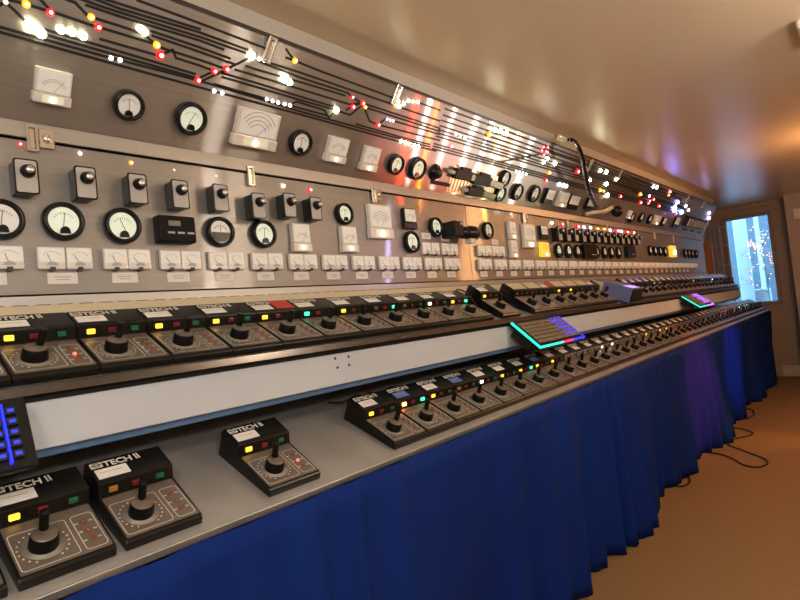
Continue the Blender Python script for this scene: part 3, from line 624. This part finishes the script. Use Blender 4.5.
# ------------------------------------------------------------------ throttle boxes
PW = .1372
prof = [(0, 0), (0, .014), (.005, .0185), (.119, .031), (.124, .057), (.130, .0595), (.186, .068), (.193, .062), (.196, 0)]
body_me = MB().prism(prof, -PW / 2, PW / 2, 'black', .0016).mesh('body')
sl = math.atan2(.031 - .0185, .119 - .005)
TD = Matrix.Translation((0, .005, .0185)) @ Matrix.Rotation(sl, 4, 'X')            # the control deck
DL = .114
deck_me = MB().plate(rrect(0, DL / 2, PW - .008, DL - .004, .003), .0006, .0018, 'deckp').mesh('deck_plate')
b = MB(); kx = -.022
def outline(cx, cy, w, h, r, t): b.ring(rrect(cx, cy, w, h, r), rrect(cx, cy, w - 2 * t, h - 2 * t, r - t * .7), .0024, 'white')
outline(kx + .001, .049, .082, .084, .006, .0014); outline(.044, .049, .034, .084, .006, .0014)
for i in range(19):
    a = math.radians(-60 + 300 * i / 18); b.plate(circ(kx + 0.0348 * math.cos(a), .049 + 0.0348 * math.sin(a), .0018, 6), .0019, .0023, 'white')
for i in range(3):
    for s in (-1, 1): b.box(.043 + s * .011 - .003, .043 + s * .011 + .003, 0.028 + i * .021, .0297 + i * .021, .0019, .0023, 'white')
print_me = b.mesh('printed_outline')
disc_me = MB().lathe([(.0305, .0018), (.0305, .0026), (0, .0026)], 'disc', 28).mesh('knob_disc')
b = MB(); b.lathe([(.0212, .0026), (.0212, .008), (.0198, .022), (.0184, .0245)], 'knobm', 28); b.lathe([(.0184, .0245), (.0174, .0255), (0, .0268)], 'deckp', 28)
knob_me = b.mesh('knob')
b = MB(); b.tube([(0, .0085, .022), (0, .0115, .032), (0, .0145, .042), (0, .0165, .051), (0, .0168, .0535)], .0066, 'knobm', 10, .0074)
lever_me = b.mesh('lever')
lamp_mes = {}
def jewel(m): return cached(('jw', m), lambda: MB().box(-.0078, .0078, -.0052, .0052, -.001, .004, m, .0018, seg=2).mesh('jewel_lamp'))
fa = math.atan2(.057 - .031, .124 - .119)
TF = Matrix.Translation((0, .1215, .0445)) @ Matrix.Rotation(fa, 4, 'X')          # the lamp face
led_me = {m: MB().lathe([(.0036, .0018), (.0036, .0035), (.0026, .0055), (0, .006)], m, 10).mesh('indicator_led') for m in ('led_off', 'led_on')}
ta = math.atan2(.0085, .056)
TT = Matrix.Translation((0, .130, .0595)) @ Matrix.Rotation(ta, 4, 'X')           # the top face
def sticker(m, w=.056, h=.026): return cached(('st', m), lambda: MB().box(-w / 2, w / 2, -h / 2, h / 2, .0004, .0010, m).ribbon([(-.02, .003), (.018, .003)], .0014, .0014, 'inkl').mesh('sticker'))
txt = text_mesh('TECH', .0205, 'white', 'tech'); txt2 = text_mesh('II', .0205, 'white', 'two')
b = MB(); b.plate(rrect(0, 0, .021, .0145, .002), .0004, .0009, 'white'); b.ring(circ(0, 0, .0062, 20), circ(0, 0, .0044, 20), .0013, 'ink')
b.ribbon([(-.009, 0), (.009, 0)], .0016, .0013, 'ink'); logo_me = b.mesh('logo_plate')
grey_face = MB().box(-.064, .064, -.0115, .0115, .0002, .0010, 'greyface', .0004).mesh('lamp_plate')
top_sheen = MB().box(-.062, .062, .004, .052, .0004, .0012, 'creamsheen').ribbon([(-.05, .035), (-.01, .035)], .006, .0016, 'inkl').mesh('top_sheen')  # cream colour stands in for the reflection on the box tops
RISE = math.radians(7.5)
wedge_me = MB().prism([(.004, -.0002), (.194, -.0002), (.194 * math.cos(RISE) ** 2, -.194 * math.cos(RISE) * math.sin(RISE)), (.004, -.0007)], -PW / 2 + .002, PW / 2 - .002, 'blackm').mesh('wedge_base')
rows = {'upper': (TU, 'upper shelf'), 'lower': (TL, 'lower desk')}
LIT = {'y': 'yellow lamp lit', 'o': 'orange lamp lit', 'g': 'left green lamp lit', 'G': 'right green lamp lit', 'b': 'yellow and green lamps lit', 'h': 'orange and green lamps lit', 'w': 'white lamp lit', 'r': 'red lamp lit', '-': 'no lamp lit'}
COLL = {'y': 'y_on', 'o': 'yellow_off', 'g': 'g_on', 'G': 'grey_off', 'b': 'y_on', 'h': 'o_hot', 'w': 'w_on', 'r': 'grey_off', '-': 'grey_off'}
ST = {'p': 'paper', 'r': 'redp', 'b': 'bluep', 'n': None, 'c': None}
count = {'upper': 0, 'lower': 0}
def throttle(row, y0, lit='-', st='p', ang=None, z=0, led=None):
    T, where = rows[row]; count[row] += 1; n = count[row]; raised = row == 'upper' and y0 > 1.85
    stt = {'p': 'white sticker', 'r': 'red sticker', 'b': 'blue sticker', 'n': 'no sticker', 'c': 'top painted with cream sheen'}[st]
    cols = {'o': 'amber lamp'}.get(lit, LIT[lit])
    o = empty('throttle_controller', T @ Matrix.Translation((y0 + PW / 2, 0, .0)) @ Matrix.Rotation(RISE if raised else 0, 4, 'X'), 'throttle box, %s%s, %s from near end of %s' % (cols, '' if st == 'p' else ', ' + stt, ordw(n), where), 'controller', 'throttle boxes on the ' + where)
    o.empty_display_size = .02
    if raised: put('wedge_base', wedge_me, o)
    put('body', body_me, o); put('deck_plate', deck_me, o, TD); put('printed_outline', print_me, o, TD)
    kd = TD @ Matrix.Translation((kx, .049, 0))
    put('knob_disc', disc_me, o, kd)
    if ang is None: ang = random.choice([-.15, -.5, -.85, -1.05, -.3, -1.2, .2])
    k = put('knob', knob_me, o, kd @ Matrix.Rotation(ang, 4, 'Z')); put('lever', lever_me, k)
    cm = {'h': 'g_on', 'b': 'g_on', 'G': 'g_on'}.get(lit, 'green_off')
    for x, m in ((-.044, COLL[lit]), (-.004, 'r_on' if lit == 'r' else 'red_off'), (.042, cm)): put('jewel_lamp', jewel(m), o, TF @ Matrix.Translation((x, 0, .0004)))
    for i in range(3): put('indicator_led', led_me['led_on' if i == led else 'led_off'], o, TD @ Matrix.Translation((.043, 0.028 + i * .021, 0)))
    put('logo_plate', logo_me, o, TT @ Matrix.Translation((-.055, .043, 0)))
    nm = put('name_lettering', txt, o, TT @ Matrix.Translation((-.043, .0355, .0006))); nm2 = put('name_lettering', txt2, o, TT @ Matrix.Translation((.0145, .0355, .0006)) @ Matrix(((1, -.25, 0, 0), (0, 1, 0, 0), (0, 0, 1, 0), (0, 0, 0, 1))))
    if row == 'lower' and y0 > 2.2: put('lamp_plate', grey_face, o, TF)
    if st == 'c': put('top_sheen', top_sheen, o, TT)
    elif ST[st]: s_ = put('sticker', sticker('paper' if st in 'pr' else 'bluep'), o, TT @ Matrix.Translation((-.035, .0175, 0)))
    if st == 'r': put('sticker', cached('redst', lambda: MB().box(-.03, .03, -.024, .024, .0004, .0009, 'redp').mesh('sticker')), o, TT @ Matrix.Translation((.034, .029, 0)))
    return o
# upper row, near run
seq = [('y', 'p', -.7, None), ('y', 'p', -.95, 1), ('y', 'p', -.6, None), ('y', 'p', -.95, None), ('y', 'p', -.25, None), ('y', 'r', -.9, None), ('g', 'p', -.75, None), ('y', 'p', .1, None), ('G', 'p', -.5, None), ('-', 'p', -.45, None), ('w', 'p', -.4, None), ('b', 'p', .3, None)]
for i, (l, s_, a, e) in enumerate(seq): throttle('upper', .133 + i * .1387, l, s_, a, 0, e)
throttle('upper', 1.862, 'y', 'p', .5)
i = 0; y = 2.125
while y < 6.42:
    if not 3.02 < y < 3.42:
        l = {3: 'y', 4: 'y', 0: '-', 1: '-', 2: '-', 9: '-', 14: 'w', 15: 'w', 22: 'y', 27: 'w'}.get(i, '-')
        throttle('upper', y, l, 'r' if i == 2 else 'c' if i < 6 else 'p')
    y += .1385; i += 1
# lower row
throttle('lower', .080, 'o', 'p', .1); throttle('lower', .230, 'y', 'p', -.15); throttle('lower', .382, 'o', 'p', -.25); throttle('lower', .668, 'y', 'p', -.3, led=1)
seq = [('y', 'p'), ('h', 'b'), ('y', 'p'), ('o', 'b'), ('w', 'p'), ('y', 'p'), ('b', 'p'), ('y', 'b'), ('y', 'p'), ('-', 'p')]
i = 0; y = 1.058
while y < 7.25:
    l, s_ = seq[i] if i < len(seq) else ({12: 'w', 13: 'w', 17: 'y', 19: 'y', 20: 'y', 32: 'r', 33: 'r', 36: 'r', 38: 'w', 40: 'g', 41: 'w'}.get(i, '-'), 'p')
    throttle('lower', y, l, s_); y += .1395; i += 1

# ------------------------------------------------------------------ keyboards
def keyboard(name_label, T, wd, dp, zones, rows_=6, cols=18, cap='cap'):
    k = empty('keyboard', T, name_label, 'keyboard', 'lit keyboards on the fascia')
    put('case', MB().box(-wd / 2, wd / 2, 0, dp, 0, .018, 'kbd', .004, seg=2).mesh('case'), k)
    px, py = (wd - .03) / cols, (dp - .03) / rows_
    for f0, f1, m, kind in zones:
        b = MB(); x0, x1 = -wd / 2 + .010 + f0 * (wd - .02), -wd / 2 + .010 + f1 * (wd - .02)
        if kind == 'columns':                            # light leaking between the key columns
            for c in [c for c in range(cols) if c % 2 == 0 or c > 14]: b.box(-wd / 2 + .015 + px * c - .0015, -wd / 2 + .015 + px * c + .0015, .010, dp - .012, .018, .0268, m)
            for r in range(rows_): 
                for c in range(int(f0 * cols), int(f1 * cols)): b.box(-wd / 2 + .015 + px * (c + .3), -wd / 2 + .015 + px * (c + .7), .015 + py * (r + .35), .015 + py * (r + .65), .0265, .0268, 'kb_glyph')
        if kind in 'edge rows':
            b.box(x0 - (.010 if f0 == 0 else 0), x1 + (.010 if f1 == 1 else 0), -.0015, .004, .012, .0195, m)
            if f0 == 0: b.box(-wd / 2 - .002, -wd / 2 + .0045, -.0015, dp, .012, .0195, m)
        if kind == 'rows':
            if f1 == 1: b.box(wd / 2 - .006, wd / 2 + .002, -.002, dp * .9, .012, .0195, m)
            for c in range(int(f0 * cols), int(f1 * cols)):
                for r in range(0, rows_, 1 + (c + 1) % 2): b.box(-wd / 2 + .015 + px * (c + .1), -wd / 2 + .015 + px * (c + .9), .015 + py * (r + .80), .015 + py * (r + 1.10), .018, .0262, m)
        put('backlight', b.mesh('backlight'), k)
    kb_ = MB()
    for r in range(rows_):
        for c in range(cols):
            if r == 0 and 4 <= c <= 8: continue
            kb_.box(-px * .41, px * .41, -py * .40, py * .40, 0.0187, .0262, cap, .0015, Matrix.Translation((-wd / 2 + .015 + px * (c + .5), .015 + py * (r + .5), 0)))
    kb_.box(-wd / 2 + .015 + px * 4, -wd / 2 + .015 + px * 9, .016, .013 + py, 0.0187, .0262, cap, .0015)
    tag(put('keycaps', kb_.mesh('keycaps'), k), 'dark keycaps in rows', kind='stuff')
    for s in (-1, 1): put('bracket', MB().box(s * wd * .46 - .012, s * wd * .46 + .012, dp * .25, dp * .84, -.03, 0, 'blackm', .002).mesh('bracket'), k)
    return k
def tilt(x, y, z, ang): return sloped(Vector((x, y, z)), ang)
keyboard('black keyboard with cyan, red and blue glowing edges, on the white fascia in the middle', tilt(-.986, 2.105, H - .178, math.radians(42)), .41, .150, [(0, .48, 'kb_cyan', 'edge'), (.48, .75, 'kb_red', 'edge'), (.70, 1, 'kb_blue', 'rows')])
keyboard('black keyboard glowing blue at the left edge of the picture', tilt(-1.034, .074, H - .177, math.radians(66)), .41, .118, [(0, 1, 'kb_blue', 'columns')], 5, 18, 'caplit')
keyboard('black keyboard with green and violet glow, far along the white fascia', tilt(-.984, 4.57, H - .162, math.radians(38)), .42, .150, [(0, .55, 'kb_cyan', 'edge'), (.55, .7, 'kb_red', 'edge'), (.6, 1, 'kb_violet', 'rows')])

# ------------------------------------------------------------------ blue box lying across the upper row, cream carton
bb = empty('blue_device', TU @ Matrix.Translation((3.27, -.035, .006)), 'long blue metal box lying front to back across the upper shelf', 'device')
put('case', MB().box(-.09, .09, .0, .218, .0, .085, 'bluedev', .004, seg=2).mesh('case'), bb)
put('front_face', MB().box(-.086, .086, -.006, .0, .004, .080, 'black', .002).mesh('front_face'), bb)
put('display', MB().box(-.08, .05, .008, .06, .085, .0858, 'dispv', 0).mesh('display'), bb)
put('lid_strip', MB().box(.072, .09, .07, .21, .085, .0865, 'redp').mesh('lid_strip'), bb)
tag(put('cream_carton', MB().box(-.035, .035, 0, .055, 0, .085, 'creamb', .003).mesh('cream_carton'), None, TU @ Matrix.Translation((3.138, .125, .0))), 'small cream carton on the upper shelf behind the blue box', 'box')

# ------------------------------------------------------------------ blue table skirt
def skirt():
    b = MB(); n = 1500; y0, y1 = YN, 7.43; rows_ = 14; ztop = FLo.z - .022
    ph = 0; rws = []
    xs = []
    for i in range(n + 1):
        y = y0 + (y1 - y0) * i / n; ph += (y1 - y0) / n * (33 + 12 * math.sin(y * 3.1) + 9 * math.sin(y * 7.7 + 1)) ; xs.append((y, ph))
    G = []
    for r in range(rows_ + 1):
        t = r / rows_; z = ztop * (1 - t) + .004 * t
        amp = .008 + .030 * t ** .7; row = []
        for y, p in xs:
            big = .055 * t * (math.sin(y * 7.3 + .6) * .7 + math.sin(y * 3.1) * .5)
            w_ = math.sin(p) + .35 * math.sin(2.3 * p + y * 4) * t
            am = .62 + .38 * math.sin(y * 2.7 + 1) * math.sin(y * 6.1)
            row.append(b.b.verts.new((FLo.x + .030 + amp * am * w_ * .9 + big - .02 * t, y + .012 * t * math.sin(p * .5), z)))
        G.append(row)
    fs = []
    for A, B in zip(G, G[1:]):
        for i in range(n): f = b.b.faces.new((A[i], A[i + 1], B[i + 1], B[i])); f.smooth = True; fs.append(f)
    # the return at the far end
    k = 40; E = []
    for r in range(rows_ + 1):
        t = r / rows_; z = ztop * (1 - t) + .004 * t; row = [G[r][-1]]
        for j in range(1, k): row.append(b.b.verts.new((G[r][-1].co.x - .42 * j / k, 7.43 + (.004 + .02 * t) * math.sin(j * 1.1), z)))
        E.append(row)
    for A, B in zip(E, E[1:]):
        for i in range(k - 1): f = b.b.faces.new((A[i], A[i + 1], B[i + 1], B[i])); f.smooth = True; fs.append(f)
    b._fin(fs, 'cloth'); return b.mesh('table_skirt')
sk = put('table_skirt', skirt()); tag(sk, 'royal blue pleated cloth skirt hanging from the desk edge to the floor', 'curtain')
md = sk.modifiers.new('thick', 'SOLIDIFY'); md.thickness = .003; md.offset = -1

# ------------------------------------------------------------------ cables
def spline(P, k=8):
    P = [Vector(p) for p in P]; out = []
    for i in range(len(P) - 1):
        a, b_, c, d = P[max(i - 1, 0)], P[i], P[i + 1], P[min(i + 2, len(P) - 1)]
        for j in range(k):
            t = j / k; out.append(.5 * ((2 * b_) + (c - a) * t + (2 * a - 5 * b_ + 4 * c - d) * t * t + (3 * b_ - a - 3 * c + d) * t ** 3))
    return out + [P[-1]]
def fl_(x, y): d = ray(x, y); k = -H / d.z; q = EYE + d * k; return (q.x, q.y, .006)
c1 = [fl_(*p) for p in [(676, 487), (684, 487), (690, 483), (688, 477), (682, 475)]]
c2 = [fl_(*p) for p in [(706, 453), (720, 455), (732, 459), (744, 466), (758, 468), (767, 465), (765, 460), (745, 452), (728, 445), (734, 440), (750, 436), (752, 433), (738, 429)]]
c3 = [fl_(*p) for p in [(738, 420), (748, 419), (754, 415), (751, 410)]]
for c, l in ((c1, 'small loop of black cable on the carpet, nearest the camera'), (c2, 'long wandering black cable on the carpet out from the blue skirt'), (c3, 'short dark cable loop on the carpet, farthest down the aisle')):
    c = [(c[0][0] - .12, c[0][1], c[0][2])] + c + [(c[-1][0] - .12, c[-1][1], c[-1][2])]
    tag(put('floor_cable', MB().tube(spline(c), .0045, 'wire', 8).mesh('floor_cable')), l, 'cable', 'cables on the carpet')
def onsl(T, x, y, z=.004): return T @ Vector((x, y, z))
cabs = [('lower', [(.745, .17, .03), (.75, .19, .045), (.735, .23, .02), (.72, .27, .006)], 'behind the lone fourth box of the lower desk, left one'), ('lower', [(.77, .17, .03), (.775, .20, .04), (.78, .24, .01), (.80, .28, .006)], 'behind the lone fourth box of the lower desk, right one'), ('lower', [(1.12, .17, .04), (1.12, .21, .055), (1.10, .25, .02), (1.08, .29, .006)], 'behind the first box of the long lower run'), ('lower', [(1.27, .17, .04), (1.27, .21, .055), (1.26, .25, .02), (1.25, .29, .006)], 'behind the second box of the long lower run'), ('lower', [(.47, .172, .04), (.48, .20, .05), (.46, .24, .02), (.5, .28, .006)], 'behind the second box of the near group of three'), ('upper', [(1.79, .17, .04), (1.80, .19, .07), (1.835, .16, .06), (1.845, .11, .02), (1.84, .06, .006)], 'hanging in the gap of the upper row beside the green lamp')]
for r, c, l in cabs:
    T = rows[r][0]; tag(put('lead', MB().tube(spline([onsl(T, *p) for p in c]), .003, 'wire', 6).mesh('lead')), 'thin black lead ' + l, 'cable', 'leads behind the throttle boxes')

# ------------------------------------------------------------------ lights
def point(name, loc, col, e, r, spot=None):
    l = bpy.data.lights.new(name, 'POINT'); l.energy = e; l.color = col; l.shadow_soft_size = r
    o = bpy.data.objects.new(name, l); C.objects.link(o); o.location = loc; return o
def dome(x, y, e, col, where):
    o = empty('ceiling_lamp', Matrix.Translation((x, y, ZC)), 'round frosted ceiling lamp ' + where, 'ceiling lamp')
    put('rim', MB().lathe([(.15, 0), (.15, -.02), (.135, -.025)], 'brass', 32).mesh('rim'), o)
    put('lamp_shade', MB().lathe([(.135, -.02), (.125, -.05), (.09, -.075), (.04, -.088), (0, -.09)], 'shade', 32).mesh('lamp_shade'), o)
    point('ceiling_bulb', (x, y, ZC - .16), col, e, .10)
dome(.25, -.6, 20, (1, .95, .88), 'over the aisle behind the viewer')
dome(.42, 2.1, 9, (1, .84, .66), 'over the aisle, middle one')
dome(.10, 4.4, 27, (1, .46, .17), 'over the aisle, farthest one')
def add_fill(y, z, e, col, where):  # unseen lamp added to brighten the upright surfaces
    o = empty('fill_lamp', Matrix.Translation((XR, y, z)), 'added half round frosted fill lamp ' + where, 'fill lamp')
    put('fill_back_plate', MB().box(-.015, 0, -.06, .06, -.08, .08, 'brass', .004).mesh('fill_back_plate'), o)
    put('lamp_shade', MB().lathe([(.0, -.07), (.07, -.05), (.09, .02), (.095, .07)], 'shade', 24, Matrix.Translation((-.11, 0, 0))).mesh('lamp_shade'), o)  # shade of the added fill lamp
    point('fill_bulb', (XR - .24, y, z + .02), col, e, .06)
add_fill(.1, 1.45, 14, (.86, .93, 1), 'on the right wall beside the viewer'); add_fill(1.9, 1.45, 9, (1, .90, .8), 'on the right wall opposite the seam')
# unseen spot lamps added low on the right-hand wall to draw the panel streaks
tk = empty('streak_lights', Matrix.Translation((XR, 5.0, H - .45)), 'unseen spot lamps added low on the right wall to streak the steel panel', 'added light')
put('track', MB().box(-.033, -.003, -1.5, 1.5, -.012, .012, 'blackm', .002).mesh('track'), tk)  # rail added to hold the unseen spots
added_can = MB().lathe([(0, .05), (.022, .05), (.026, .04), (.026, -.04), (.024, -.04), (.024, -.03), (0, -.03)], 'black', 20).mesh('added_can')
SPW, SPR, SPO, SPY = (1, .93, .88), (1, .015, .0), (1, .26, .0), (1, .72, .12)
for yp, col, e, vz in [(1.70, SPW, 35.4, .70), (1.86, SPW, 22.2, .70), (2.02, SPW, 35.4, .70), (2.14, SPW, 26.2, .70), (2.26, SPW, 35.4, .70), (2.38, SPW, 31.4, .70), (2.52, SPW, 35.4, .70), (1.77, SPR, 58.0, .60), (1.90, SPO, 36.9, .60), (2.42, SPY, 33.7, .60), (1.52, (.5, .45, 1), 12, .25)]:  # the violet one is added for the streak below a large meter
    xm = XM if vz < .4 else -1.265
    y = yp * (xm * -2 + XR - .12) / -xm
    p = Vector((XR - .12, y, H + (.50 if vz < .4 else -.95 if vz < .61 else -.45))); d = (Vector((xm, yp, H + vz)) - p).normalized()
    q = d.to_track_quat('-Z', 'Y').to_matrix().to_4x4()
    k = put('added_can', added_can, tk, Matrix.Translation(p - Vector((XR, 5.0, H - .45))) @ q)
    l = bpy.data.lights.new('added_spot', 'SPOT'); l.energy = e; l.color = col; l.shadow_soft_size = .02; l.spot_size = math.radians(8); l.spot_blend = .6
    o = bpy.data.objects.new('added_spot', l); C.objects.link(o); o.matrix_world = Matrix.Translation(p + d * .045) @ q

# coloured spots added to tint the skirt and carpet far down the aisle
for (tx, ty, tz), col, e, ys, zs, sz in [((-.96, 4.05, .45), (1, .09, .18), 120, 4.2, .67, 36), ((-.96, 5.2, .50), (.2, .3, 1), 38, 5.0, .67, 34), ((-.80, 4.55, 0), (1, .40, .10), 30, 4.6, .67, 26)]:
    p = Vector((XR - .12, ys, zs)); d = (Vector((tx, ty, tz)) - p).normalized(); q = d.to_track_quat('-Z', 'Y').to_matrix().to_4x4()
    put('added_can', added_can, tk, Matrix.Translation(p - Vector((XR, 5.0, H - .45))) @ q)
    l = bpy.data.lights.new('added_spot', 'SPOT'); l.energy = e; l.color = col; l.shadow_soft_size = .03; l.spot_size = math.radians(sz); l.spot_blend = .8
    o = bpy.data.objects.new('added_spot', l); C.objects.link(o); o.matrix_world = Matrix.Translation(p + d * .045) @ q
